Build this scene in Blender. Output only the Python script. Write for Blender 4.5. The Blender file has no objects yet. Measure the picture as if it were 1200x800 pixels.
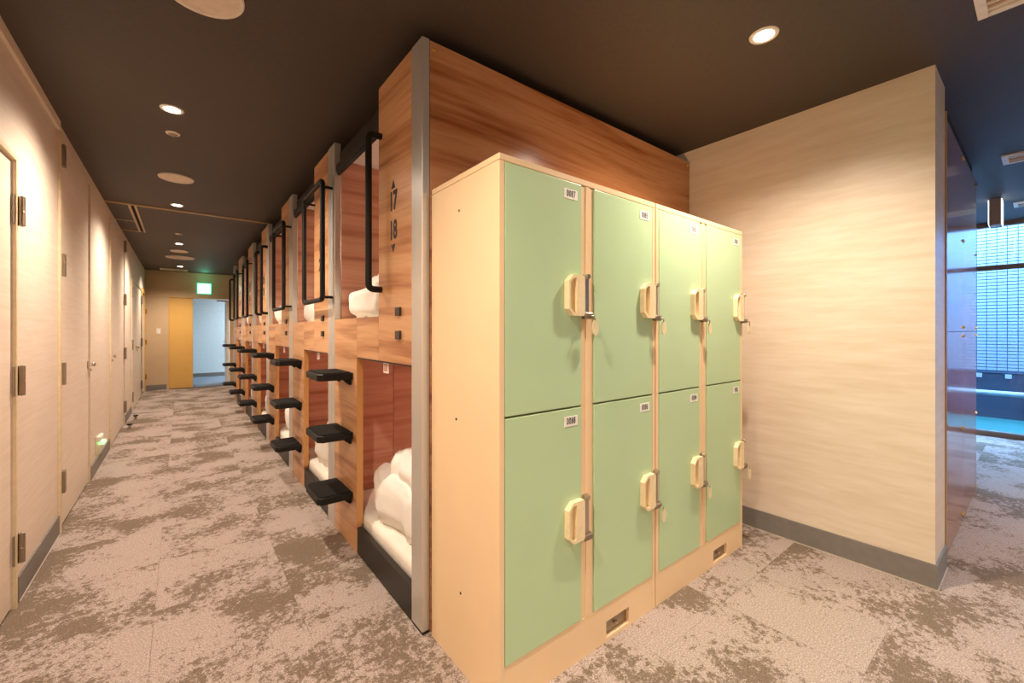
import bpy, bmesh, math, random
from mathutils import Vector, Matrix, noise
random.seed(7)
sc = bpy.context.scene
COL = sc.collection

# ------------------------------------------------------------------ camera
cam_d = bpy.data.cameras.new('camera'); cam = bpy.data.objects.new('camera', cam_d); COL.objects.link(cam)
cam.location = (0, 0, 1.22)
cam.rotation_euler = (math.radians(90), 0, -math.atan2(388, 492.8))
cam_d.sensor_width = 36; cam_d.sensor_fit = 'HORIZONTAL'
cam_d.lens = 36 * 492.8 / 1200
cam_d.shift_y = -12 / 1200
cam_d.clip_start = 0.02; cam_d.clip_end = 100
sc.camera = cam
# ------------------------------------------------------------------ daylight outside, exposure
w = bpy.data.worlds.new('world'); sc.world = w; w.use_nodes = True
bg = w.node_tree.nodes['Background']
bg.inputs[0].default_value = (0.31, 0.57, 1.0, 1); bg.inputs[1].default_value = 25.0
vs = sc.view_settings
vs.view_transform = 'Standard'; vs.look = 'None'; vs.gamma = 1; vs.exposure = 0.0
vs.use_curve_mapping = False
WARM = (1.0, 0.83, 0.68)
SPOT_W = 165.0
BUNK_FILL_W = 14.0

# ------------------------------------------------------------------ materials
def lin(h):
    out = []
    for i in (0, 2, 4):
        c = int(h[i:i+2], 16) / 255
        out.append(c / 12.92 if c <= .04045 else ((c + .055) / 1.055) ** 2.4)
    return (*out, 1)
M = {}
def mat(name):
    m = bpy.data.materials.new(name); m.use_nodes = True
    nt = m.node_tree; b = nt.nodes['Principled BSDF']
    M[name] = m
    return m, nt, b
def N(nt, t, **kw):
    n = nt.nodes.new(t)
    for k, v in kw.items(): setattr(n, k, v)
    return n
def pos(nt, scale, rnd=0.0):
    """world position, scaled, optionally shifted by a per-object random"""
    g = N(nt, 'ShaderNodeNewGeometry')
    src = g.outputs['Position']
    if rnd:
        oi = N(nt, 'ShaderNodeObjectInfo')
        mu = N(nt, 'ShaderNodeVectorMath', operation='SCALE'); mu.inputs[0].default_value = (3.1, 5.3, 7.7)
        ms = N(nt, 'ShaderNodeMath', operation='MULTIPLY'); ms.inputs[1].default_value = rnd
        nt.links.new(oi.outputs['Random'], ms.inputs[0]); nt.links.new(ms.outputs[0], mu.inputs['Scale'])
        ad = N(nt, 'ShaderNodeVectorMath', operation='ADD')
        nt.links.new(src, ad.inputs[0]); nt.links.new(mu.outputs[0], ad.inputs[1]); src = ad.outputs[0]
    v = N(nt, 'ShaderNodeVectorMath', operation='MULTIPLY'); v.inputs[1].default_value = scale
    nt.links.new(src, v.inputs[0])
    return v.outputs[0]
def tnoise(nt, vec, scale=1, detail=4, rough=.5, dist=0):
    n = N(nt, 'ShaderNodeTexNoise'); n.inputs['Scale'].default_value = scale; n.inputs['Detail'].default_value = detail
    n.inputs['Roughness'].default_value = rough; n.inputs['Distortion'].default_value = dist
    nt.links.new(vec, n.inputs['Vector']); return n.outputs['Fac']
def ramp(nt, fac, stops):
    r = N(nt, 'ShaderNodeValToRGB'); e = r.color_ramp.elements
    while len(e) < len(stops): e.new(.5)
    for q, (p, c) in zip(e, stops): q.position = p; q.color = c
    nt.links.new(fac, r.inputs[0]); return r.outputs[0]
def bump(nt, b, fac, strength=.1, dist=.002):
    n = N(nt, 'ShaderNodeBump'); n.inputs['Strength'].default_value = strength; n.inputs['Distance'].default_value = dist
    nt.links.new(fac, n.inputs['Height']); nt.links.new(n.outputs[0], b.inputs['Normal'])
def plain(name, hexc, rough=.5, metal=0, spec=.5, speck=.06, nscale=30, coat=0):
    """plain paint or metal with a faint procedural mottling"""
    m, nt, b = mat(name); c = lin(hexc)
    f = tnoise(nt, pos(nt, (nscale,)*3), 1, 2)
    lo = tuple(x * (1 - speck) for x in c[:3]) + (1,); hi = tuple(min(1, x * (1 + speck)) for x in c[:3]) + (1,)
    nt.links.new(ramp(nt, f, [(.3, lo), (.7, hi)]), b.inputs['Base Color'])
    b.inputs['Roughness'].default_value = rough; b.inputs['Metallic'].default_value = metal
    b.inputs['Specular IOR Level'].default_value = spec; b.inputs['Coat Weight'].default_value = coat
    return m
def wood(name, stops, rough=.35, zs=13, coat=0, coat_r=.05):
    m, nt, b = mat(name)
    wv = pos(nt, (.9, .9, .9), .9)
    warp = tnoise(nt, wv, .8, 1)
    p = pos(nt, (.6, .6, zs), .9)
    mx = N(nt, 'ShaderNodeCombineXYZ'); mu = N(nt, 'ShaderNodeMath', operation='MULTIPLY'); mu.inputs[1].default_value = 1.7
    nt.links.new(warp, mu.inputs[0]); nt.links.new(mu.outputs[0], mx.inputs[2])
    ad = N(nt, 'ShaderNodeVectorMath', operation='ADD'); nt.links.new(p, ad.inputs[0]); nt.links.new(mx.outputs[0], ad.inputs[1])
    f = tnoise(nt, ad.outputs[0], 1.0, 5, .6, .1)
    nt.links.new(ramp(nt, f, stops), b.inputs['Base Color'])
    b.inputs['Roughness'].default_value = rough
    b.inputs['Coat Weight'].default_value = coat; b.inputs['Coat Roughness'].default_value = coat_r
    return m
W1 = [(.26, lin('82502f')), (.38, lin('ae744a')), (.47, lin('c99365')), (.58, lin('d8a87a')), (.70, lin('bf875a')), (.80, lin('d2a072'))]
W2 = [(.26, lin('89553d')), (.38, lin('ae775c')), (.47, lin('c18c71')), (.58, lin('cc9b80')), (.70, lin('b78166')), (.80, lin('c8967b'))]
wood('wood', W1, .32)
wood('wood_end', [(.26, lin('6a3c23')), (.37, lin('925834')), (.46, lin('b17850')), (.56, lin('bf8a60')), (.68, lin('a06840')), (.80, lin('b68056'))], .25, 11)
wood('wood_inner', W2, .45)
wood('wood_edge', [(.3, lin('c08a50')), (.7, lin('cb9659'))], .45, 3)
wood('wood_gloss', [(.25, lin('7a4c34')), (.45, lin('96624a')), (.6, lin('a87256')), (.8, lin('8c5a42'))], .14, 8)
M['wood_gloss'].node_tree.nodes['Principled BSDF'].inputs['Specular IOR Level'].default_value = .35
def paper(name, hexc, hex2, zs, s=.5, str_=.15):
    m, nt, b = mat(name)
    f = tnoise(nt, pos(nt, (3, 3, zs)), 1, 4, .65)
    nt.links.new(ramp(nt, f, [(.25, lin(hex2)), (.7, lin(hexc))]), b.inputs['Base Color'])
    f2 = tnoise(nt, pos(nt, (60, 60, 420)), 1, 2)
    bump(nt, b, f2, str_, .001); b.inputs['Roughness'].default_value = s
paper('wallpaper', 'e9dccb', 'dccbb6', 60)
paper('wall_grain', 'e8dbc7', 'd8c6ac', 26, .38, .05)
paper('end_paint', 'd2b894', 'c9ad88', 5)
paper('door_skin', 'ecdfcd', 'e0d0ba', 60)
def carpet():
    m, nt, b = mat('carpet')
    oi = N(nt, 'ShaderNodeObjectInfo'); g = N(nt, 'ShaderNodeNewGeometry')
    # some tiles are laid out of register: shift the pattern for those
    gt = N(nt, 'ShaderNodeMath', operation='GREATER_THAN'); gt.inputs[1].default_value = .72
    nt.links.new(oi.outputs['Random'], gt.inputs[0])
    ml = N(nt, 'ShaderNodeMath', operation='MULTIPLY'); nt.links.new(gt.outputs[0], ml.inputs[0]); nt.links.new(oi.outputs['Random'], ml.inputs[1])
    sv = N(nt, 'ShaderNodeVectorMath', operation='SCALE'); sv.inputs[0].default_value = (7.3, 11.1, 3); nt.links.new(ml.outputs[0], sv.inputs['Scale'])
    ad = N(nt, 'ShaderNodeVectorMath', operation='ADD'); nt.links.new(g.outputs['Position'], ad.inputs[0]); nt.links.new(sv.outputs[0], ad.inputs[1])
    big = tnoise(nt, ad.outputs[0], 2.6, 3, .55)
    mid = tnoise(nt, ad.outputs[0], 30, 6, .85, .2)
    mu = N(nt, 'ShaderNodeMath', operation='MULTIPLY_ADD'); mu.inputs[1].default_value = .80
    nt.links.new(mid, mu.inputs[0])
    bb = N(nt, 'ShaderNodeMath', operation='MULTIPLY'); bb.inputs[1].default_value = .70; nt.links.new(big, bb.inputs[0])
    nt.links.new(bb.outputs[0], mu.inputs[2])
    patch = ramp(nt, mu.outputs[0], [(.75, (0, 0, 0, 1)), (.79, (1, 1, 1, 1))])
    fine = tnoise(nt, pos(nt, (170,)*3), 1, 4, .8)
    lightc = ramp(nt, fine, [(.30, lin('75665b')), (.5, lin('ab9b91')), (.70, lin('dacdc4'))])
    darkc = ramp(nt, fine, [(.28, lin('584a3c')), (.52, lin('7b6b5b')), (.74, lin('a5978a'))])
    mx = N(nt, 'ShaderNodeMix', data_type='RGBA')
    nt.links.new(patch, mx.inputs['Factor']); nt.links.new(lightc, mx.inputs['A']); nt.links.new(darkc, mx.inputs['B'])
    nt.links.new(mx.outputs['Result'], b.inputs['Base Color'])
    b.inputs['Roughness'].default_value = .95; b.inputs['Specular IOR Level'].default_value = .1
    bump(nt, b, fine, .35, .002)
carpet()
def ceil():
    m, nt, b = mat('ceiling_dark')
    f = tnoise(nt, pos(nt, (40, 160, 40)), 1, 3, .6)
    nt.links.new(ramp(nt, f, [(.3, lin('3f352d')), (.7, lin('493d33'))]), b.inputs['Base Color'])
    b.inputs['Roughness'].default_value = .6
    bump(nt, b, f, .12, .001)
ceil()
def brushed(name, hexc, rough, metal=1.0):
    m, nt, b = mat(name)
    f = tnoise(nt, pos(nt, (500, 500, 4)), 1, 2)
    c = lin(hexc); nt.links.new(ramp(nt, f, [(.3, tuple(x*.9 for x in c[:3]) + (1,)), (.7, c)]), b.inputs['Base Color'])
    b.inputs['Metallic'].default_value = metal; b.inputs['Roughness'].default_value = rough
brushed('aluminium', 'd9d6d0', .34, .62)
brushed('hinge_metal', 'a39686', .4)
brushed('chrome', 'cbbfb2', .3)
brushed('brass', 'd9b057', .3)
plain('locker_cream', 'efd1a6', .38, nscale=4, speck=.02)
plain('locker_green', 'bad6a9', .34, nscale=4, speck=.02)
plain('handle_cream', 'f0dcb2', .4)
plain('tag_white', 'f3efe6', .5)
plain('key_beige', 'e9dcb4', .45)
plain('ink', '1a1613', .6)
plain('black_metal', '15130f', .5, spec=.3)
plain('black_kick', '221c18', .45)
def tread():
    m, nt, b = mat('tread_grip')
    g = tnoise(nt, pos(nt, (260,)*3), 1, 2)
    nt.links.new(ramp(nt, g, [(.35, lin('12110f')), (.75, lin('2c2925'))]), b.inputs['Base Color'])
    b.inputs['Roughness'].default_value = .85; b.inputs['Specular IOR Level'].default_value = .15; bump(nt, b, g, .5, .002)
tread()
plain('brown_block', '3a2f26', .4)
plain('baseboard_grey', '7f7a74', .5)
plain('trim_cream', 'e0cda9', .45)
plain('trim_gold', 'b6976c', .4)
plain('inner_white', 'efe6e2', .6)
plain('pelmet_brown', '1f1611', .6)
plain('dark_gap', '0f0c0a', .9)
def fabric(name, hexc):
    m, nt, b = mat(name); c = lin(hexc)
    f = tnoise(nt, pos(nt, (9,)*3), 1, 4, .6)
    nt.links.new(ramp(nt, f, [(.3, tuple(x*.94 for x in c[:3]) + (1,)), (.7, c)]), b.inputs['Base Color'])
    b.inputs['Roughness'].default_value = .85; b.inputs['Specular IOR Level'].default_value = .15
    bump(nt, b, f, .25, .01)
fabric('linen', 'f4efe6'); fabric('mattress_white', 'f0e9dc')
plain('door_yellow', 'e3b463', .4, speck=.02, nscale=6)
plain('cool_white', 'dfe9ef', .6)
plain('disc_beige', 'd9c8b4', .6)
plain('vent_white', 'e2d7c8', .5)
plain('vent_brown', 'b08a5c', .6)
plain('sign_brown', 'b29a8c', .5)
plain('night_white', 'f2efe6', .4)
plain('switch_white', 'e9e0d2', .4)
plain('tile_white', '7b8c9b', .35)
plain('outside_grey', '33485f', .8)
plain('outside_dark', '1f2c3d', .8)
plain('turquoise', '155a58', .6)
plain('rail_white', '8b969f', .4)
plain('window_brown', '8a6b57', .45)
plain('bead_grey', 'c2b5a4', .5)
plain('room_carpet', '7d8694', .9)
def emit(name, col, s):
    m, nt, b = mat(name)
    b.inputs['Base Color'].default_value = (*col, 1)
    b.inputs['Emission Color'].default_value = (*col, 1); b.inputs['Emission Strength'].default_value = s
    return m
emit('lamp_lens', (1, .93, .8), 18)
emit('fill_lens', (1, .85, .7), 6)
emit('exit_face', (.45, 1, .78), 4.0)
emit('exit_rim', (.03, .55, .30), 1.2)
emit('green_led', (.35, 1, .35), 1.6)
emit('sign_lit', (.85, .95, 1), 3.0)
def glass():
    m, nt, b = mat('window_glass')
    out = nt.nodes['Material Output']; nt.nodes.remove(b)
    t = N(nt, 'ShaderNodeBsdfTransparent'); t.inputs[0].default_value = (.93, .97, 1, 1)
    g = N(nt, 'ShaderNodeBsdfGlossy'); g.inputs['Roughness'].default_value = .02
    fr = N(nt, 'ShaderNodeFresnel'); fr.inputs[0].default_value = 1.45
    mx = N(nt, 'ShaderNodeMixShader')
    gg = N(nt, 'ShaderNodeNewGeometry'); ss = N(nt, 'ShaderNodeMath', operation='SUBTRACT'); ss.inputs[0].default_value = 1.0
    mm = N(nt, 'ShaderNodeMath', operation='MULTIPLY')       # reflect on the outer faces only, no total reflection inside the pane
    nt.links.new(gg.outputs['Backfacing'], ss.inputs[1]); nt.links.new(fr.outputs[0], mm.inputs[0]); nt.links.new(ss.outputs[0], mm.inputs[1])
    nt.links.new(mm.outputs[0], mx.inputs[0]); nt.links.new(t.outputs[0], mx.inputs[1]); nt.links.new(g.outputs[0], mx.inputs[2])
    nt.links.new(mx.outputs[0], out.inputs[0])
glass()

# ------------------------------------------------------------------ helpers
def wloc(p):
    v = Vector((0, 0, 0))
    while p is not None: v += p.location; p = p.parent
    return v
def tag(o, label=None, cat=None, group=None, kind=None):
    if label: o['label'] = label
    if cat: o['category'] = cat
    if group: o['group'] = group
    if kind: o['kind'] = kind
    return o
def thing(name, loc, label, cat, group=None, kind=None):
    o = bpy.data.objects.new(name, None); o.empty_display_size = .1
    COL.objects.link(o); o.location = loc
    return tag(o, label, cat, group, kind)
def link(name, me, m, parent=None, smooth=False, origin=None):
    """mesh given in world coordinates; parented without moving it"""
    base = wloc(parent) if parent else Vector((0, 0, 0))
    if origin is None:
        if len(me.vertices):
            xs = [v.co for v in me.vertices]
            origin = Vector(((min(v.x for v in xs) + max(v.x for v in xs)) / 2, (min(v.y for v in xs) + max(v.y for v in xs)) / 2, min(v.z for v in xs)))
        else: origin = Vector((0, 0, 0))
    origin = Vector(origin)
    me.transform(Matrix.Translation(-origin))
    o = bpy.data.objects.new(name, me); COL.objects.link(o)
    o.location = origin - base
    if parent: o.parent = parent
    me.materials.append(M[m] if isinstance(m, str) else m)
    if smooth: me.polygons.foreach_set('use_smooth', [True] * len(me.polygons))
    return o
def bm_box(bm, x0, x1, y0, y1, z0, z1):
    v = [bm.verts.new((x, y, z)) for x in (x0, x1) for y in (y0, y1) for z in (z0, z1)]
    for f in ((0, 1, 3, 2), (4, 6, 7, 5), (0, 4, 5, 1), (2, 3, 7, 6), (0, 2, 6, 4), (1, 5, 7, 3)):
        bm.faces.new([v[i] for i in f])
def fin(bm, name, m, parent=None, bev=0, seg=1, smooth=False):
    if bev: bmesh.ops.bevel(bm, geom=bm.edges[:], offset=bev, segments=seg, affect='EDGES', profile=.6)
    bmesh.ops.recalc_face_normals(bm, faces=bm.faces[:])
    me = bpy.data.meshes.new(name); bm.to_mesh(me); bm.free()
    return link(name, me, m, parent, smooth)
def box(name, x0, x1, y0, y1, z0, z1, m, parent=None, bev=0, seg=1):
    bm = bmesh.new(); bm_box(bm, min(x0, x1), max(x0, x1), min(y0, y1), max(y0, y1), min(z0, z1), max(z0, z1))
    return fin(bm, name, m, parent, bev, seg)
def boxes(name, lst, m, parent=None):
    bm = bmesh.new()
    for b in lst: bm_box(bm, *b)
    return fin(bm, name, m, parent)
def prism(name, pts, axis, a0, a1, m, parent=None, bev=0):
    """extrude a 2-D outline along an axis: 'x' -> pts (y,z), 'y' -> pts (x,z), 'z' -> pts (x,y)"""
    def P(p, a): return {'x': (a, p[0], p[1]), 'y': (p[0], a, p[1]), 'z': (p[0], p[1], a)}[axis]
    bm = bmesh.new()
    A = [bm.verts.new(P(p, a0)) for p in pts]; B = [bm.verts.new(P(p, a1)) for p in pts]
    n = len(pts); bm.faces.new(A); bm.faces.new(B[::-1])
    for i in range(n): bm.faces.new((A[i], B[i], B[(i+1) % n], A[(i+1) % n]))
    return fin(bm, name, m, parent, bev)
def lathe(name, prof, cx, cy, m, parent=None, n=40):
    """profile (r,z) revolved around a vertical axis"""
    bm = bmesh.new(); rings = []
    for r, z in prof:
        if r < 1e-6: rings.append([bm.verts.new((cx, cy, z))])
        else: rings.append([bm.verts.new((cx + r*math.cos(2*math.pi*i/n), cy + r*math.sin(2*math.pi*i/n), z)) for i in range(n)])
    for a, b in zip(rings, rings[1:]):
        for i in range(n):
            j = (i+1) % n
            if len(a) == 1: bm.faces.new((a[0], b[i], b[j]))
            elif len(b) == 1: bm.faces.new((a[i], a[j], b[0]))
            else: bm.faces.new((a[i], a[j], b[j], b[i]))
    return fin(bm, name, m, parent, smooth=False)
def tube(name, pts, r, m, parent=None, fil=.04, n=12, closed=False):
    P = [Vector(p) for p in pts]; path = []
    L = len(P)
    for i in range(L):
        if not closed and i in (0, L-1): path.append(P[i]); continue
        a, b, c = P[i-1], P[i], P[(i+1) % L]
        d = min(fil, (a-b).length*.45, (c-b).length*.45)
        s = b + (a-b).normalized()*d; e = b + (c-b).normalized()*d
        for k in range(7):
            t = k/6; path.append((1-t)**2*s + 2*t*(1-t)*b + t*t*e)
    bm = bmesh.new(); rings = []; K = len(path)
    tg = []
    for i in range(K):
        if closed: t = path[(i+1) % K] - path[i-1]
        else: t = path[min(i+1, K-1)] - path[max(i-1, 0)]
        tg.append(t.normalized())
    up = tg[0].orthogonal().normalized()
    for i in range(K):
        up = (up - tg[i]*up.dot(tg[i])).normalized(); sd = tg[i].cross(up)
        rings.append([bm.verts.new(path[i] + r*(math.cos(2*math.pi*k/n)*up + math.sin(2*math.pi*k/n)*sd)) for k in range(n)])
    for i in range(K if closed else K-1):
        a, b = rings[i], rings[(i+1) % K]
        off = 0
        if closed and i == K-1:
            off = min(range(n), key=lambda q: (a[0].co - b[q].co).length)
        for k in range(n): bm.faces.new((a[k], a[(k+1) % n], b[(k+1+off) % n], b[(k+off) % n]))
    if not closed: bm.faces.new(rings[0][::-1]); bm.faces.new(rings[-1])
    return fin(bm, name, m, parent, smooth=True)
def text(name, body, size, xs, origin, xdir, zdir, m, parent, ext=.0006, align='CENTER', bold=0, space=1):
    cu = bpy.data.curves.new('lettering', 'FONT'); cu.body = body; cu.size = size; cu.extrude = ext
    cu.align_x = align; cu.align_y = 'CENTER'; cu.resolution_u = 3; cu.offset = bold; cu.space_character = space
    t = bpy.data.objects.new('lettering', cu); COL.objects.link(t)
    bpy.context.view_layer.update()
    me = bpy.data.meshes.new_from_object(t.evaluated_get(bpy.context.evaluated_depsgraph_get()))
    bpy.data.objects.remove(t); bpy.data.curves.remove(cu)
    X = Vector(xdir); Z = Vector(zdir); Y = X.cross(Z)
    mtx = Matrix((( X.x*xs, Z.x, Y.x, origin[0]), (X.y*xs, Z.y, Y.y, origin[1]), (X.z*xs, Z.z, Y.z, origin[2]), (0, 0, 0, 1)))
    me.transform(mtx); me.materials.clear()
    return link(name, me, m, parent)
def soft(name, c, d, m, parent=None, ex=(.45, .45, .5), seed=0, amp=.02, wr=.012, n=22, flat=None, wdir=(1, .4, 0), base=None, ymax=None):
    """a soft padded body: super-ellipsoid with creases and lumps"""
    bm = bmesh.new()
    bmesh.ops.create_cube(bm, size=2)
    bmesh.ops.subdivide_edges(bm, edges=bm.edges[:], cuts=n, use_grid_fill=True)
    off = Vector((seed*3.7, seed*1.9, seed*5.1)); wd = Vector(wdir).normalized()
    for v in bm.verts:
        p = v.co.copy()
        q = p.normalized()
        s = Vector([math.copysign(abs(q[i]) ** ex[i], q[i]) for i in range(3)])
        mxv = max(abs(s.x), abs(s.y), abs(s.z)); s = s * (1 if mxv < 1e-6 else min(1.0, 1.0/mxv))
        w_ = Vector((s.x*d[0]/2, s.y*d[1]/2, s.z*d[2]/2))
        nn = noise.noise(w_*4.2 + off)*amp + noise.noise(w_*9 + off)*amp*.4
        r_ = noise.noise(Vector((w_.dot(wd)*5, (w_ - wd*w_.dot(wd)).length*22, seed*2.3)))
        nn += (1 - abs(r_)*2.2)*wr*.6 + noise.noise(w_*24 + off)*wr*.35
        w_ += q*nn
        if flat is not None and w_.z < -d[2]/2 + flat: w_.z = -d[2]/2 + flat*.2
        v.co = w_ + Vector(c)
        if ymax is not None and v.co.y > ymax - .05:      # pressed against the side wall
            t_ = v.co.y - (ymax - .05); v.co.y = ymax - .05 + .05*(1 - math.exp(-t_/.05))
    if base is not None:
        dz = base - min(v.co.z for v in bm.verts)
        for v in bm.verts: v.co.z += dz
    return fin(bm, name, m, parent, smooth=True)

CEIL = 2.48
# ------------------------------------------------------------------ the setting
XL = -.58; YE = 11.40; XW = 2.80
fl = box('floor', -1.6, 7.4, -3.1, 14.2, -.06, -.006, 'dark_gap'); tag(fl, 'beige and brown mottled carpet tile floor', 'floor', kind='structure')
# carpet tiles, half a metre each, laid edge to edge as parts of the floor
tb = bmesh.new(); bm_box(tb, -.2496, .2496, -.2496, .2496, -.006, 0); bmesh.ops.recalc_face_normals(tb, faces=tb.faces[:])
tme = bpy.data.meshes.new('carpet_tile'); tb.to_mesh(tme); tb.free(); tme.materials.append(M['carpet'])
fbase = wloc(fl)
def covered(cx, cy):
    if cx > -.6 + 1.6 and cy > 1.85: return True          # below the bunks
    if cy > 2.0 and cx > 1.0: return True
    if cy > 11.6: return True
    return False
for i in range(16):
    for j in range(30):
        cx = -.58 + .24 + .5*i; cy = -2.85 + .5*j
        if cx > 7.3 or covered(cx, cy): continue
        if cy < -1.4 and cx > 4: continue
        t = bpy.data.objects.new('carpet_tile', tme); COL.objects.link(t); t.parent = fl; t.location = Vector((cx, cy, 0)) - fbase
c_ = box('ceiling', -1.6, 7.5, -3.1, 14.2, CEIL, CEIL + .1, 'ceiling_dark'); tag(c_, 'dark brown ceiling over corridor and locker area', 'ceiling', kind='structure')

# left wall, with recesses for the doors  (y0,y1,z top)
DOORS = [(1.90, 2.80, 1.97), (3.70, 4.76, 2.40), (6.0, 7.40, 2.40), (8.40, 10.36, 1.98), (10.50, 11.26, 1.96)]
lst = []; y = -3.0
for a, b, zt in DOORS:
    lst.append((XL - .12, XL, y, a, 0, CEIL)); lst.append((XL - .12, XL, a, b, zt, CEIL)); y = b
lst.append((XL - .12, XL, y, YE, 0, CEIL))
wl = boxes('wall_left', lst, 'wallpaper'); tag(wl, 'cream fabric textured wall on the left of the corridor', 'wall', kind='structure')
box('wall_backing', XL - .30, XL - .20, -3.0, YE, 0, CEIL, 'dark_gap', wl)
tr = box('trim_1', XL + .0005, XL + .014, -2.9, 3.655, 2.425, 2.478, 'wallpaper'); tag(tr, 'cream cornice strip along the top of the left wall', 'trim', kind='structure')
nb = 0
for a, b in ((2.86, 3.66), (4.80, 5.965), (7.45, 8.36)):
    nb += 1
    o = box('baseboard_left_%d' % nb if nb > 1 else 'baseboard_left', XL + .0005, XL + .008, a, b, 0, .115, 'baseboard_grey')
    tag(o, ['grey baseboard on the left wall section nearest the camera', 'grey baseboard below the green night light on the left', 'short grey baseboard by the floor door stops on the left'][nb-1], 'baseboard', kind='structure')
    box('edge_bead', XL + .008, XL + .011, a, b, 0, .005, 'bead_grey', o)

def hinge(parent, y, z, m='hinge_metal', h=.12, x=XL):
    box('hinge', x + .0015, x + .026, y - .020, y + .020, z - h/2, z + h/2, m, parent, .002)
def hinge2(parent, y, z, m='hinge_metal', h=.12, x=XL):
    o = box('hinge', x + .0015, x + .008, y - .034, y + .026, z - h/2, z + h/2, m, parent, .001)
    lathe('hinge_barrel', [(0, z-h/2-.004), (.012, z-h/2), (.012, z-.002), (.0106, z), (.012, z+.002), (.012, z+h/2), (0, z+h/2+.004)], x + .021, y + .006, m, o, 12)
def casing(parent, a, b, zt, wd=.02, near=True, far=True, top=True, m='trim_cream'):
    if near: box('casing', XL + .0005, XL + .012, a - wd, a - .001, 0, zt + (wd if top else 0), m, parent)
    if far: box('casing', XL + .0005, XL + .012, b + .001, b + wd, 0, zt + (wd if top else 0), m, parent)
    if top: box('casing', XL + .0005, XL + .012, a - .001, b + .001, zt + .001, zt + wd, m, parent)
def leaf(name, a, b, zt, parent, dx=-.004, m='door_skin'):
    return box(name, XL - .04, XL + dx, a + .004, b - .004, .012, zt - .006, m, parent, .002)
d1 = thing('door_1', (XL, 2.35, 0), 'cream door with butt hinges nearest the camera on left wall', 'door', kind='structure')
leaf('door_leaf', 1.90, 2.80, 1.97, d1); casing(d1, 1.90, 2.80, 1.97)
for z in (1.755, 1.0, .255): hinge2(d1, 2.825, z, h=.13)
def knob(parent, y, z):
    o = box('handle', XL - .003, XL + .008, y - .018, y + .018, z - .03, z + .03, 'chrome', parent, .002)
    bm = bmesh.new(); bmesh.ops.create_uvsphere(bm, u_segments=12, v_segments=8, radius=.016)
    for v in bm.verts: v.co = Vector((XL + .03 + v.co.x*.8, y + v.co.y, z + v.co.z))
    fin(bm, 'knob', 'chrome', o, smooth=True)
    box('thumb_turn', XL + .008, XL + .02, y - .005, y + .005, z - .055, z - .032, 'chrome', o, .001)
d2 = thing('door_2', (XL, 4.23, 0), 'tall cream door with four hinges in the left wall', 'door', kind='structure')
leaf('door_leaf', 3.70, 4.76, 2.40, d2); casing(d2, 3.70, 4.76, 2.40, .036, True, False, False)
box('casing', XL + .0005, XL + .006, 4.762, 4.785, 0, 2.40, 'trim_cream', d2)
for z in (2.29, 1.624, .961, .303): hinge(d2, 3.715, z, h=.135)
knob(d2, 4.72, .955)
d3 = thing('door_3', (XL, 6.7, 0), 'tall cream door beyond the green night light', 'door', kind='structure')
leaf('door_leaf', 6.0, 7.40, 2.40, d3); casing(d3, 6.0, 7.40, 2.40, .03, True, False, False)
box('casing', XL + .0005, XL + .006, 7.402, 7.425, 0, 2.40, 'trim_cream', d3)
for z in (2.32, 1.63, .935, .24): hinge(d3, 7.40, z, h=.15)
knob(d3, 6.10, .957)
d4 = thing('door_4', (XL, 9.4, 0), 'low pair of cream doors near the corridor end', 'door', kind='structure')
leaf('door_leaf', 8.40, 9.41, 1.98, d4); leaf('door_leaf', 9.41, 10.36, 1.98, d4); casing(d4, 8.40, 10.36, 1.98)
for z in (1.80, 1.02, .24):
    hinge(d4, 8.42, z, h=.15); hinge(d4, 10.34, z, h=.15)
knob(d4, 9.34, .95)
d5 = thing('door_5', (XL, 10.97, 0), 'yellowish doorway with brass hinges in the far left corner', 'door', kind='structure')
casing(d5, 10.50, 11.26, 1.96, .07, m='door_yellow')
box('door_leaf', XL - .05, XL - .035, 10.50, 11.26, .012, 1.95, 'trim_gold', d5)
for z in (1.62, 1.0, .3): hinge(d5, 11.28, z, 'brass', .10, XL + .012)

# corridor end wall with doorway to a cool lit room
EX0, EX1, EZ = -.205, .885, 1.95
we = boxes('wall_end', [(-.95, EX0, YE, YE + .12, 0, CEIL), (EX0, EX1, YE, YE + .12, EZ, CEIL), (EX1, 3.2, YE, YE + .12, 0, CEIL)], 'end_paint')
tag(we, 'beige wall closing the end of the corridor', 'wall', kind='structure')
o = box('baseboard_end', XL + .02, EX0 - .03, YE - .008, YE - .0005, 0, .11, 'baseboard_grey'); tag(o, 'grey baseboard on the corridor end wall', 'baseboard', kind='structure')
d6 = thing('door_6', (.33, YE, 0), 'yellow wooden double door at corridor end, one leaf open', 'door', kind='structure')
box('door_leaf', EX0 + .012, .205, YE + .02, YE + .06, .008, EZ - .02, 'door_yellow', d6, .003)
box('casing', EX0 + .001, EX0 + .012, YE - .006, YE + .115, 0, EZ - .001, 'door_yellow', d6)
box('casing', EX1 - .012, EX1 - .001, YE - .006, YE + .115, 0, EZ - .001, 'door_yellow', d6)
box('casing', EX0 + .012, EX1 - .012, YE - .006, YE + .115, EZ - .016, EZ - .001, 'door_yellow', d6)
ol = box('open_leaf', EX1 - .06, EX1 - .022, YE + .125, YE + .76, .01, EZ - .03, 'door_skin', d6, .002)
box('closer_arm', .63, EX1 - .06, YE + .07, YE + .10, EZ - .065, EZ - .035, 'hinge_metal', d6, .003)
box('lever', EX1 - .10, EX1 - .06, YE + .66, YE + .70, .97, .99, 'chrome', ol, .002)
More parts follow.
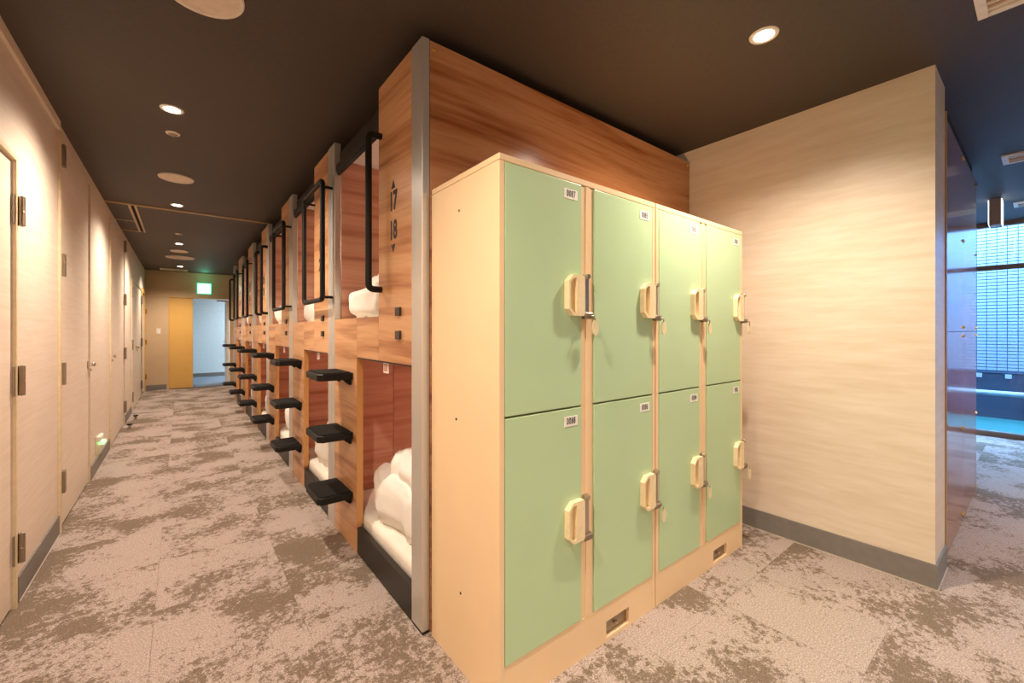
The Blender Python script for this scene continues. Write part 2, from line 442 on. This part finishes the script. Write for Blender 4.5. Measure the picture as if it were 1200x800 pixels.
# cool room beyond
rw = boxes('wall_far_room', [(-.95, 3.2, 14.0, 14.1, 0, CEIL), (-.95, -.85, YE + .12, 14.0, 0, CEIL), (3.1, 3.2, YE + .12, 14.0, 0, CEIL)], 'cool_white')
tag(rw, 'pale bluish wall of the room seen through the end doorway', 'wall', kind='structure')
o = box('baseboard_far_room', -.85, 3.1, 13.985, 13.999, 0, .10, 'baseboard_grey'); tag(o, 'blue grey baseboard in the room beyond the end doorway', 'baseboard', kind='structure')
o = box('floor_far_room', -.85, 3.1, YE + .13, 13.98, -.0055, .001, 'room_carpet'); tag(o, 'blue grey carpet of the room beyond the end doorway', 'floor', kind='structure')
la = bpy.data.lights.new('room_fill', 'AREA'); la.energy = 90; la.color = (.72, .89, 1.0); la.shape = 'RECTANGLE'; la.size = 1.2; la.size_y = 1.4  # unseen overhead area light, added to give this room its cool brightness
lo = bpy.data.objects.new('room_fill', la); COL.objects.link(lo); lo.location = (2.2, 13.1, 2.3)

# white wall block to the right of the lockers, polished wood panel behind it
ww = box('wall_right', XW, 3.105, .324, 2.1, 0, CEIL, 'wall_grain'); tag(ww, 'cream grained wall standing right of the green lockers', 'wall', kind='structure')
bb = thing('baseboard_right', (XW, .324, 0), 'grey baseboard wrapping the corner of the cream wall', 'baseboard', kind='structure')
box('skirting_board', XW - .009, XW - .0005, .315, 2.0, 0, .118, 'baseboard_grey', bb)
box('skirting_board', XW - .0005, 3.105, .315, .3235, 0, .118, 'baseboard_grey', bb)
box('edge_bead', XW - .013, XW - .009, .311, 2.0, 0, .005, 'bead_grey', bb); box('edge_bead', XW - .009, 3.105, .311, .315, 0, .005, 'bead_grey', bb)
gp = thing('wall_wood_panel', (3.95, .34, 0), 'polished brown wood wall panel beside the window, mirror glossy', 'wall', kind='structure')
for x0, x1 in ((3.128, 3.95), (3.952, 4.775)):
    for z0, z1 in ((.012, 1.216), (1.218, 2.36)):
        box('panel', x0, x1, .330, .352, z0, z1, 'wood_gloss', gp, .0012)
box('panel_edge', 3.112, 3.126, .318, .352, .01, 2.36, 'trim_gold', gp)
box('core', 3.112, 4.775, .3525, 2.49, 0, CEIL - .001, 'dark_gap', gp)
def screw(parent, x, y, z, ax):
    bm = bmesh.new(); bmesh.ops.create_cone(bm, cap_ends=True, segments=10, radius1=.009, radius2=.006, depth=.006)
    R = Matrix.Rotation(math.pi/2, 4, 'X')
    bmesh.ops.transform(bm, matrix=Matrix.Translation((x, y, z)) @ R, verts=bm.verts[:])
    fin(bm, 'screw', 'brass', parent)
for x in (3.15, 3.93, 3.972, 4.75):
    for z in (.05, .6, 1.19, 1.245, 1.8, 2.33): screw(gp, x, .327, z, 'y')
# the remaining shell, out of sight
o = box('wall_behind_bunks', 2.80, 2.9, 2.101, YE, 0, CEIL, 'wallpaper'); tag(o, 'cream wall hidden behind the row of bunks', 'wall', kind='structure')
o = box('wall_back', -.95, 7.4, -3.1, -3.0, 0, CEIL, 'wallpaper'); tag(o, 'cream wall behind the camera', 'wall', kind='structure')
o = box('wall_alcove', 2.9, 7.4, 2.5, 2.6, 0, CEIL, 'wallpaper'); tag(o, 'cream wall behind the polished panel by the window', 'wall', kind='structure')
o = boxes('wall_window', [(7.4, 7.5, -3.1, -1.5, 0, CEIL), (7.4, 7.5, 2.4, 2.6, 0, CEIL)], 'wallpaper'); tag(o, 'wall around the tall window on the right', 'wall', kind='structure')

# window and the light court behind it
wn = thing('window_1', (7.44, .45, 0), 'floor to ceiling window with brown transom and bluish daylight', 'window', kind='structure')
box('window_sill', 7.38, 7.5, -1.49, 2.39, 0, .052, 'window_brown', wn); box('sill_strip', 7.376, 7.38, -1.49, 2.39, .05, .064, 'rail_white', wn)
box('transom', 7.40, 7.47, -1.49, 2.39, 1.93, 1.985, 'window_brown', wn); box('head_rail', 7.40, 7.47, -1.49, 2.39, 2.43, 2.479, 'window_brown', wn)
box('pane', 7.43, 7.438, -1.49, 2.39, .053, 1.929, 'window_glass', wn); box('pane', 7.43, 7.438, -1.49, 2.39, 1.986, 2.429, 'window_glass', wn)
fc = thing('tiled_building', (9.2, .5, -.4), 'white tiled facade of the building across the light court', 'building')
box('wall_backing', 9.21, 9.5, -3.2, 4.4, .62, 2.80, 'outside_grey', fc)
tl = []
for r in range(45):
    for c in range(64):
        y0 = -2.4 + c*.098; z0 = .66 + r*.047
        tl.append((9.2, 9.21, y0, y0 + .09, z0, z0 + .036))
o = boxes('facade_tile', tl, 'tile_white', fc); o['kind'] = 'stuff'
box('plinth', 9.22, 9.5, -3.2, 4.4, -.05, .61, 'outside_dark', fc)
for y0 in (.42, .62): box('plinth_panel', 9.2, 9.219, y0 - .6, y0 - .45, .05, .6, 'outside_grey', fc)
for y0 in (.30, .58): box('meter_plate', 9.19, 9.2, y0, y0 + .06, .55, .61, 'rail_white', fc)
o = tube('pipe_rail', [(8.9, -3, .36), (8.9, 4.2, .36)], .035, 'rail_white'); tag(o, 'white horizontal pipe rail outside the window', 'rail')
for k, y0 in enumerate((-2.6, 3.8)): tube('post', [(8.9, y0, -.03), (8.9, y0, .36)], .02, 'rail_white', o)
o = box('court_ground', 7.51, 9.6, -4, 5, -.1, -.03, 'turquoise'); tag(o, 'turquoise floor of the light court outside the window', 'ground', kind='structure')

# ------------------------------------------------------------------ capsule bunks
PX = .758; TOP = 2.40; DEP = 2.76
PITCH = 1.263
def digits(parent, yc, a, b):
    # panel faces -X, read from +Y to -Y
    X = (0, -1, 0); Z = (0, 0, 1); x = PX - .0012
    prism('arrow_mark', [(yc - .022, 1.868), (yc + .022, 1.868), (yc, 1.906)], 'x', PX - .0016, PX - .0002, 'ink', parent)
    text('number', a, .118, .72, (x, yc, 1.808), X, Z, 'ink', parent, bold=.0035)
    text('number', b, .118, .72, (x, yc, 1.675), X, Z, 'ink', parent, bold=.0035)
    prism('arrow_mark', [(yc - .022, 1.614), (yc + .022, 1.614), (yc, 1.576)], 'x', PX - .0016, PX - .0002, 'ink', parent)
ORD = ['nearest the green lockers', 'second from the lockers', 'third from the lockers', 'fourth from the lockers', 'fifth from the lockers', 'last before the end doorway']
for k in range(6):
    y0 = 1.544 if k == 0 else 2.755 + PITCH*(k-1)      # near edge of the post
    pw = .10 if k == 0 else .15
    y1 = 2.755 + PITCH*k                               # near edge of the next post
    p1 = y0 + pw; p2 = p1 + .37; p3 = y1 - .415         # panel far edge, jamb
    n1 = 17 + 2*k
    u = thing('capsule_bunk', (PX + .3, (y0+y1)/2, 0), 'wooden double-deck capsule bunk numbered %d and %d, %s' % (n1, n1+1, ORD[k]), 'capsule bunk', 'row of capsule bunks')
    if k == 0:
        box('post', PX, PX + .034, y0, p1, 0.012, TOP + .004, 'aluminium', u, .003)
        box('post_foot', PX + .003, PX + .031, y0 + .003, p1 - .003, 0, .012, 'black_kick', u)
    else:
        box('post', PX - .002, PX + .036, y0, y0 + .070, 0.0, TOP + .004, 'aluminium', u, .002)
        box('post', PX - .002, PX + .036, y0 + .073, p1, 0.0, TOP + .004, 'aluminium', u, .002)
    np_ = box('number_panel', PX, PX + .03, p1 + .001, p2, 1.077, TOP, 'wood', u, .001)
    digits(np_, p1 + .189, str(n1), str(n1+1))
    box('lower_rail', PX, PX + .03, p2 + .0015, p3, 1.077, 1.293, 'wood', u, .001)
    box('step_panel', PX, PX + .03, p3 + .0015, y1 - .001, 0, 1.293, 'wood', u, .001)
    box('edge_strip', PX + .0005, PX + .034, p3 - .002, p3 + .001, .16, 1.076, 'wood_edge', u)
    box('rail_underside', PX + .001, PX + .03, p1 + .002, p3 - .003, 1.070, 1.0765, 'black_kick', u)
    for z in (1.307, 1.203):
        b_ = box('switch_block', PX - .012, PX - .0003, p1 + .10, p1 + .147, z - .019, z + .019, 'brown_block', np_, .002)
        
    box('kick_plate', PX + .002, PX + .03, p1 + .001, p3 - .003, 0.004, .145, 'black_kick', u, .002)
    # shell
    ys = y1 - .001; 
    box('side_wall', PX + .037, 1.13, y1 - .018, ys, .0, 2.29, 'wood_inner', u)
    box('side_wall', 1.134, DEP, y1 - .018, ys, .0, 2.29, 'wood_inner', u)
    if k == 0: box('side_wall', PX + .04, DEP, y0 + .022, y0 + .04, 0, 2.29, 'wood_inner', u)
    box('back_wall', DEP + .001, DEP + .02, y0 + .04, ys, 0, 2.29, 'wood_inner', u)
    box('lower_deck', PX + .032, DEP, y0 + .045, y1 - .02, .05, .10, 'wood_inner', u)
    box('upper_deck', PX + .032, DEP, y0 + .045, y1 - .02, 1.08, 1.17, 'wood_inner', u)
    box('roof', PX + .045, DEP, y0 + .045, y1 - .02, 2.291, 2.33, 'inner_white', u)
    box('roof_cover', PX + .045, DEP, y0 + .02, y1 - .001, 2.331, 2.345, 'pelmet_brown', u)
    bx_ = box('blind_box', PX + .006, PX + .044, p2 + .002, y1 - .002, 2.215, 2.262, 'pelmet_brown', u, .003)
    box('roof_fascia', PX + .03, PX + .044, p2 + .002, y1 - .002, 2.2625, 2.345, 'pelmet_brown', u)
    tube('blind_bar', [(PX + .018, p2 + .02, 2.205), (PX + .018, y1 - .02, 2.205)], .012, 'black_metal', bx_, n=8)
    for zl, pw_ in ((2.10, BUNK_FILL_W), (.92, BUNK_FILL_W*1.5)):  # unseen lamps added on the rear wall to brighten the bunk interiors
        yl = (y0 + y1)/2
        rl = box('fill_lamp', DEP - .05, DEP - .001, yl - .12, yl + .12, zl - .03, zl + .03, 'inner_white', u, .004)
        box('fill_diffuser', DEP - .053, DEP - .0505, yl - .11, yl + .11, zl - .024, zl + .024, 'fill_lens', rl)
        ll = bpy.data.lights.new('bunk_fill', 'POINT'); ll.energy = pw_; ll.color = (1.0, .84, .72); ll.shadow_soft_size = .08
        lo_ = bpy.data.objects.new('bunk_fill', ll); COL.objects.link(lo_); lo_.parent = u; lo_.location = Vector((DEP - .16, yl, zl)) - u.location
    # small white catch under the rail
    yb = p2 - .06
    prism('catch_plate', [(yb - .03, 1.02), (yb + .03, 1.02), (yb + .03, 1.069), (yb - .03, 1.069)], 'x', PX + .012, PX + .016, 'inner_white', u)
    prism('catch_window', [(yb - .020, 1.029), (yb + .020, 1.029), (yb + .020, 1.062), (yb - .020, 1.062)], 'x', PX + .0105, PX + .0118, 'wood_inner', u)
    # steps
    for z in (.325, .660, .992):
        a, b = p3 + .058, p3 + .358
        rx = .185
        st = prism('step', [(PX - .001, a), (PX - rx + .025, a), (PX - rx, a + .025), (PX - rx, b - .025), (PX - rx + .025, b), (PX - .001, b)], 'z', z - .042, z - .004, 'black_metal', u, .004)
        prism('grip_pad', [(PX - .012, a + .012), (PX - rx + .03, a + .012), (PX - rx + .012, a + .03), (PX - rx + .012, b - .03), (PX - rx + .03, b - .012), (PX - .012, b - .012)], 'z', z - .0035, z, 'tread_grip', st)
        for yy in (a + .03, b - .06):
            prism('bracket', [(PX - .001, z - .075), (PX - .001, z - .043), (PX - .045, z - .043), (PX - .036, z - .055), (PX - .012, z - .075)], 'y', yy, yy + .03, 'black_metal', st)
    # grab handles
    HZ0, HZ1 = 1.42, 2.155; hx = PX - .062; R = .0155
    if k == 0:
        tube('grab_handle', [(PX - .0005, p2 - .035, HZ1), (hx, p2 - .035, HZ1), (hx, p2 - .035, HZ0), (PX - .0005, p2 - .035, HZ0)], R, 'black_metal', u, .065)
    elif k == 3:
        for yy in (y0 + .06, p2 - .035):
            tube('grab_handle', [(PX - .0025, yy, HZ1), (hx, yy, HZ1), (hx, yy, HZ0), (PX - .0025, yy, HZ0)], R, 'black_metal', u, .065)
    else:
        ya, yb2 = y0 + .045, p2 + .02
        h = tube('grab_handle', [(hx, ya, HZ1 + .01), (hx, ya, HZ0), (hx, yb2, HZ0), (hx, yb2, HZ1 + .01)], R, 'black_metal', u, .035, closed=True)
        for z in (HZ0 + .015, HZ1 - .03):
            tube('mount', [(PX - .0025, ya, z), (hx, ya, z)], .009, 'black_metal', h, n=10)
            tube('mount', [(PX - .0005, p2 - .02, z), (hx + .004, p2 - .02, z), (hx, yb2, z)], .008, 'black_metal', h, .006, n=10)
    if k == 0:
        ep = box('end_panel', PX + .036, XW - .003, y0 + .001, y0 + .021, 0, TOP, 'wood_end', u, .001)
        for x in (PX + .055, XW - .03):
            for z in (TOP - .03, 1.80, .3): screw(ep, x, y0 - .001, z, 'y')
    if k == 5:
        box('post', PX - .002, PX + .036, y1, y1 + .12, 0, TOP + .004, 'aluminium', u, .002)
        box('end_panel', PX + .037, DEP, y1 + .001, y1 + .02, 0, TOP, 'wood_end', u, .001)
        yy = y1 + .06
        tube('grab_handle', [(PX - .0025, yy, HZ1), (hx, yy, HZ1), (hx, yy, HZ0), (PX - .0025, yy, HZ0)], R, 'black_metal', u, .065)
    # ---------------- bedding: separate things lying in the bunk
    for lvl, (zb, num) in enumerate(((1.171, n1), (.101, n1+1))):
        which = ('the upper bunk ' if lvl == 0 else 'the lower bunk ') + ORD[k]
        ya, yb = y0 + .06, y1 - .03
        zt = zb + (.125 if lvl == 0 else .10)
        bm = bmesh.new(); bm_box(bm, PX + .04, DEP - .06, ya, yb, zb + .0005, zt)
        o = fin(bm, 'mattress', 'mattress_white', None, .03, 3, True); tag(o, 'white mattress in ' + which, 'mattress', 'mattresses in the capsule bunks')
        sd = n1*2 + lvl
        dw = .80 if lvl else .70
        cy = p3 + .085 - dw/2 if lvl else p2 + .44
        if lvl:
            a_ = soft('duvet', (PX + .385, cy, zt), (.62, dw, .28), 'linen', None, (.42, .5, .55), sd, .026, .024, 30, .03, (.3, 1, 0), base=zt)
            b_ = soft('fold', (PX + .42, cy - .05, zt), (.58, .64, .16), 'linen', None, (.5, .5, .75), sd + 50, .034, .03, 30, .01, (.7, 1, 0), base=zt + .20)
        else:
            a_ = soft('duvet', (PX + .36, cy, zt), (.60, dw, .20), 'linen', None, (.45, .5, .6), sd, .028, .026, 30, .02, (.4, 1, 0), base=zt, ymax=y1 - .022)
            b_ = soft('fold', (PX + .40, cy - .10, zt), (.52, .56, .14), 'linen', None, (.5, .5, .75), sd + 50, .026, .028, 28, .01, (.7, 1, 0), base=zt + .13, ymax=y1 - .022)
        b_.data.transform(Matrix.Translation(b_.location - a_.location))
        bm = bmesh.new(); bm.from_mesh(a_.data); bm.from_mesh(b_.data); bm.to_mesh(a_.data); bm.free(); bpy.data.objects.remove(b_)
        a_.data.polygons.foreach_set('use_smooth', [True]*len(a_.data.polygons))
        tag(a_, 'folded white duvet in ' + which, 'duvet', 'duvets in the capsule bunks')

# ------------------------------------------------------------------ lockers
LY0, LY1 = 1.068, 1.522; LH = 1.786
def locker(x0, nums, tags, label):
    W = .856; x1 = x0 + W
    u = thing('locker', (x0 + W/2, (LY0+LY1)/2, 0), label, 'locker', 'green door lockers')
    T = .022; yi = LY0 + .02
    box('side_panel', x0, x0 + T, LY0, LY1, 0, LH - .023, 'locker_cream', u, .0015)
    box('side_panel', x1 - T, x1, LY0, LY1, 0, LH - .023, 'locker_cream', u, .0015)
    box('top_panel', x0, x1, LY0, LY1, LH - .022, LH, 'locker_cream', u, .002)
    box('back_panel', x0 + T, x1 - T, LY1 - .01, LY1, .02, LH - .024, 'locker_cream', u)
    m0, m1 = x0 + .381, x0 + .449
    box('mullion', m0, m1, LY0 + .004, LY0 + .05, .1475, LH - .024, 'locker_cream', u, .001)
    box('mullion_bead', m0 + .026, m1 - .020, LY0 + .001, LY0 + .004, .1475, LH - .024, 'locker_cream', u)
    # plinth with adjuster window
    wx0, wx1 = x0 + .525, x0 + .672
    pl = boxes('plinth', [(x0 + T + .0005, wx0, LY0 + .002, LY0 + .03, 0, .1465), (wx1, x1 - T - .0005, LY0 + .002, LY0 + .03, 0, .1465),
                          (wx0, wx1, LY0 + .002, LY0 + .03, .078, .1465), (wx0, wx1, LY0 + .002, LY0 + .03, 0, .014)], 'locker_cream', u)
    rc = box('adjuster_recess', wx0, wx1, LY0 + .018, LY0 + .03, .0145, .0775, 'hinge_metal', pl)
    lathe('adjuster_bolt', [(0, .035), (.007, .036), (.009, .042), (.007, .048), (0, .049)], (wx0+wx1)/2, LY0 + .012, 'chrome', pl, 12)
    box('shelf', x0 + T, x1 - T, yi + .005, LY1 - .01, .935, .948, 'locker_cream', u)
    if x0 < 1:
        for y_, z_ in ((1.31, 1.655), (1.30, .28), (1.33, .90)):
            bm = bmesh.new(); bmesh.ops.create_cone(bm, cap_ends=True, segments=10, radius1=.005, radius2=.005, depth=.0015)
            bmesh.ops.transform(bm, matrix=Matrix.Translation((x0 - .0004, y_, z_)) @ Matrix.Rotation(math.pi/2, 4, 'Y'), verts=bm.verts[:])
            fin(bm, 'rivet_hole', 'ink', u)
    i = 0
    for c, (a, b) in enumerate(((x0 + T, m0), (m1, x1 - T))):
        for r, (z0, z1) in enumerate(((.945, LH - .0235), (.148, .940))):
            dr = box('door', a + .002, b - .002, LY0 - .001, LY0 + .018, z0 + .001, z1 - .001, 'locker_green', u, .0018, 2)
            # number plate
            tx = b - .058; tz = z1 - .046
            tg = box('number_plate', tx - .034, tx + .034, LY0 - .0022, LY0 - .001, tz - .018, tz + .018, 'tag_white', dr)
            text('digits', nums[c][r], .034, .60, (tx, LY0 - .0026, tz + .0005), (1, 0, 0), (0, 0, 1), 'ink', dr, .0003, bold=.0002, space=1.15)
            # recessed pull handle: octagonal frame with a finger slot, plus chrome strip and lock
            hz = 1.35 if r == 0 else .53; hh = .074; hx1 = b - .005; hx0 = hx1 - .086; ch = .024
            yf = LY0 - .022
            outer = [(hx0, hz - hh + ch), (hx0 + ch, hz - hh), (hx1 - .006, hz - hh), (hx1, hz - hh + .008), (hx1, hz + hh - .008), (hx1 - .006, hz + hh), (hx0 + ch, hz + hh), (hx0, hz + hh - ch)]
            sx0, sx1 = hx0 + .011, hx0 + .043; c2 = .018
            inner = [(sx0, hz - hh + .012 + c2), (sx0 + c2, hz - hh + .012), (sx1 - .001, hz - hh + .012), (sx1, hz - hh + .0125), (sx1, hz + hh - .0125), (sx1 - .001, hz + hh - .012), (sx0 + c2, hz + hh - .012), (sx0, hz + hh - .012 - c2)]
            bm = bmesh.new()
            y_f, y_b, y_s = yf, LY0 - .0012, LY0 - .005
            O = [bm.verts.new((p[0] + (.003 if p[0] < hx0 + .03 else 0), y_f, p[1])) for p in outer]; Ob = [bm.verts.new((p[0], y_b, p[1])) for p in outer]
            I = [bm.verts.new((p[0], y_f, p[1])) for p in inner]; Ib = [bm.verts.new((p[0], y_s, p[1])) for p in inner]
            for q in range(8):
                j = (q+1) % 8
                bm.faces.new((O[q], O[j], I[j], I[q])); bm.faces.new((O[q], Ob[q], Ob[j], O[j])); bm.faces.new((I[q], I[j], Ib[j], Ib[q]))
            bm.faces.new(Ib); bm.faces.new(Ob[::-1])
            h = fin(bm, 'handle', 'handle_cream', dr, 0)
            box('lock_strip', hx1 + .012, hx1 + .036, LY0 - .010, LY0 + .0035, hz - hh + .004, hz + hh + .008, 'chrome', dr, .002)
            box('lock_case', hx1 + .0005, hx1 + .046, LY0 - .024, LY0 - .0012, hz - hh - .010, hz - hh + .014, 'hinge_metal', dr, .004)
            bm = bmesh.new(); bmesh.ops.create_cone(bm, cap_ends=True, segments=14, radius1=.010, radius2=.009, depth=.012)
            bmesh.ops.transform(bm, matrix=Matrix.Translation((hx1 + .024, LY0 - .014, hz + hh - .001)) @ Matrix.Rotation(math.pi/2, 4, 'X'), verts=bm.verts[:])
            fin(bm, 'strip_bolt', 'chrome', dr)
            if tags[c][r]:
                kx = hx1 + .046
                ky = LY0 - .030
                tube('key', [(hx1 + .022, LY0 - .022, hz - hh + .002), (hx1 + .023, LY0 - .037, hz - hh), (hx1 + .034, LY0 - .037, hz - hh - .003), (kx, ky, hz - hh - .012)], .0028, 'chrome', dr, .004, n=6)
                pts = [(kx + .017*math.cos(t), hz - hh - .042 + .030*math.sin(t)) for t in [2*math.pi*q/18 for q in range(18)]]
                prism('key_tag', pts, 'y', ky - .003, ky + .001, 'key_beige', dr)
    return u
locker(.789, (('0087', '0088'), ('0085', '0086')), ((1, 0), (1, 1)), 'cream steel locker with green doors 0085 to 0088, beside the bunk post')
locker(1.651, (('0083', '0084'), ('0081', '0082')), ((1, 1), (1, 1)), 'cream steel locker with green doors 0081 to 0084, beside the cream wall')

# ------------------------------------------------------------------ ceiling fittings
def downlight(x, y, label, r=.045, power=1.0, visible=True):
    u = thing('downlight', (x, y, CEIL), label, 'downlight', 'ceiling downlights')
    lathe('trim_ring', [(r*.86, CEIL - .001), (r*.86, CEIL - .004), (r*1.08, CEIL - .006), (r*1.22, CEIL - .003), (r*1.24, CEIL - .0005)], x, y, 'vent_white', u)
    lathe('lens', [(0, CEIL - .0035), (r*.85, CEIL - .0025), (r*.85, CEIL - .0005)], x, y, 'lamp_lens', u)
    l = bpy.data.lights.new('lamp', 'SPOT'); l.energy = SPOT_W*power; l.color = WARM; l.spot_size = math.radians(146); l.spot_blend = 1.0; l.shadow_soft_size = .04
    o = bpy.data.objects.new('lamp', l); COL.objects.link(o); o.parent = u; o.location = (0, 0, -.05)
DL = [(-.04, 3.07, 'bright round downlight over the near corridor'),
      (-.03, 5.37, 'round downlight just before the metal ceiling strip'),
      (-.02, 7.72, 'round downlight halfway down the far corridor'),
      (-.01, 10.4, 'round downlight closest to the green exit sign'),
      (1.95, .743, 'bright round downlight above the green lockers'),
      (-.04, .72, 'round downlight overhead beside the camera, out of view'),
      (-.04, -1.6, 'round downlight behind the camera near the left wall, out of view'),
      (1.95, -1.6, 'round downlight behind the camera in the open area, out of view'),
      (4.3, -.9, 'round downlight facing the polished wood panel, out of view')]
for x, y, l in DL: downlight(x, y, l)
def disc(x, y, r, label, cat='speaker', name='ceiling_speaker', sq=1):
    u = thing(name, (x, y, CEIL), label, cat, 'round ceiling speakers')
    lathe('rim', [(r*.88, CEIL - .004), (r*.9, CEIL - .010), (r*.97, CEIL - .011), (r, CEIL - .006), (r, CEIL - .0005)], x, y, 'vent_white', u, 48)
    lathe('grille', [(0, CEIL - .005), (r*.88, CEIL - .004), (r*.88, CEIL - .0005)], x, y, 'disc_beige', u, 48)
disc(.06, 1.93, .135, 'large beige round ceiling plate cut by the top edge of the photo')
disc(-.03, 4.42, .118, 'beige round ceiling plate over the middle of the near corridor')
disc(-.02, 8.42, .115, 'smaller beige round ceiling plate in the far corridor')
disc(-.01, 9.15, .20, 'widest beige round ceiling plate in the far corridor')
def sensor(x, y, label):
    u = thing('ceiling_sensor', (x, y, CEIL), label, 'sensor', 'small ceiling sensors')
    lathe('base', [(.026, CEIL - .008), (.036, CEIL - .006), (.038, CEIL - .0005)], x, y, 'vent_white', u, 24)
    lathe('dome', [(0, CEIL - .020), (.014, CEIL - .017), (.025, CEIL - .008)], x, y, 'hinge_metal', u, 24)
sensor(-.04, 3.44, 'small round ceiling sensor behind the near bright downlight')
sensor(-.02, 6.95, 'small round ceiling sensor beyond the metal ceiling strip')
o = box('ceiling_strip', XL + .001, PX + .05, 5.585, 5.615, CEIL - .012, CEIL - .0005, 'trim_gold'); tag(o, 'thin gold metal strip crossing the corridor ceiling', 'ceiling strip')
u = thing('ceiling_hatch', (-.49, 6.33, CEIL), 'gold framed access hatch in the ceiling by the left wall', 'hatch')
for a in ((XL + .002, -.385, 7.045, 7.07), (-.415, -.395, 5.62, 7.044), (-.368, -.350, 5.62, 7.07), (XL + .002, -.416, 6.42, 6.44)):
    box('frame_bar', a[0], a[1], a[2], a[3], CEIL - .010, CEIL - .0005, 'trim_gold', u)
box('hatch_panel', XL + .002, -.417, 5.622, 6.418, CEIL - .005, CEIL - .0005, 'ceiling_dark', u)
box('hatch_panel', XL + .002, -.417, 6.442, 7.043, CEIL - .005, CEIL - .0005, 'ceiling_dark', u)
box('slot', -.394, -.369, 5.62, 7.044, CEIL - .004, CEIL - .0005, 'dark_gap', u)
def vent(x0, x1, y0, y1, label, along='x', n=5, inner='vent_brown', fr=.03):
    u = thing('air_vent', ((x0+x1)/2, (y0+y1)/2, CEIL), label, 'air vent', 'ceiling air vents')
    z0, z1 = CEIL - .014, CEIL - .0005
    box('frame', x0, x1, y0, y0 + fr, z0, z1, 'vent_white', u, .002); box('frame', x0, x1, y1 - fr, y1, z0, z1, 'vent_white', u, .002)
    box('frame', x0, x0 + fr, y0 + fr, y1 - fr, z0, z1, 'vent_white', u, .002); box('frame', x1 - fr, x1, y0 + fr, y1 - fr, z0, z1, 'vent_white', u, .002)
    box('backing', x0 + fr, x1 - fr, y0 + fr, y1 - fr, CEIL - .003, z1, 'dark_gap' if inner == 'dark' else inner, u)
    for i in range(n):
        t = (i + .5)/n
        if along == 'x':
            yc = y0 + fr + t*(y1 - y0 - 2*fr); box('louvre', x0 + fr, x1 - fr, yc - .006, yc + .004, CEIL - .012, CEIL - .0035, 'vent_white', u)
        else:
            xc = x0 + fr + t*(x1 - x0 - 2*fr); box('louvre', xc - .006, xc + .004, y0 + fr, y1 - fr, CEIL - .012, CEIL - .0035, 'vent_white', u)
vent(-.33, .11, 10.90, 11.12, 'wide slotted air vent above the corridor end wall', 'y', 12, 'dark', .03)
vent(2.15, 2.52, -.42, .17, 'cream louvred air vent cut by the top right corner', 'y', 7)
vent(4.62, 4.86, -.60, .20, 'cream air vent above the polished wood panel', 'y', 2)
vent(6.40, 6.62, -.60, .20, 'narrow white air vent nearest the window', 'y', 2, 'dark')
# hanging illuminated box by the window
u = thing('hanging_sign', (6.1, .30, 2.2), 'lit box sign hanging from the ceiling by the window', 'sign')
box('housing', 6.06, 6.28, .262, .338, 2.23, 2.479, 'sign_brown', u, .004)
box('lit_face', 6.07, 6.27, .2565, .2615, 2.24, 2.47, 'sign_lit', u); box('lit_face', 6.07, 6.27, .3385, .3435, 2.24, 2.47, 'sign_lit', u)

# ------------------------------------------------------------------ small wall things
u = thing('exit_sign', (.40, YE, 2.15), 'glowing green and white exit sign above the end doorway', 'exit sign')
box('housing', .27, .53, YE - .03, YE - .0005, 2.03, 2.27, 'exit_rim', u, .004)
box('lit_face', .287, .513, YE - .033, YE - .0302, 2.047, 2.253, 'exit_face', u, .0)
l = bpy.data.lights.new('sign_glow', 'POINT'); l.energy = .8; l.color = (.15, 1, .6); l.shadow_soft_size = .08
o = bpy.data.objects.new('sign_glow', l); COL.objects.link(o); o.parent = u; o.location = (0, -.22, .24)
u = thing('light_switch', (-.365, YE, 1.17), 'white wall switch left of the yellow door', 'switch')
box('plate', -.40, -.33, YE - .008, YE - .0005, 1.16, 1.28, 'switch_white', u, .003)
box('rocker', -.378, -.352, YE - .012, YE - .008, 1.19, 1.25, 'tag_white', u, .002)
u = thing('night_light', (XL, 5.22, .15), 'small plug-in night light with green glow low on left wall', 'night light')
box('socket_plate', XL + .0005, XL + .008, 5.05, 5.11, .17, .31, 'trim_cream', u, .002)
box('lamp_body', XL + .008, XL + .05, 5.17, 5.29, .215, .245, 'green_led', u, .008)
box('lamp_base', XL + .0005, XL + .03, 5.12, 5.30, .252, .30, 'night_white', u, .008)
def stop(x, y, label):
    u = thing('door_stop', (x, y, 0), label, 'door stop', 'floor door stops')
    lathe('base', [(.026, 0), (.026, .006), (.014, .012), (.012, .04)], x, y, 'chrome', u, 20)
    lathe('bumper', [(.012, .04), (.026, .042), (.028, .05), (.026, .058), (0, .06)], x, y, 'black_metal', u, 20)
stop(-.505, 7.12, 'black topped door stop on the carpet, nearer the camera')
stop(-.493, 7.82, 'black topped door stop on the carpet, farther away')
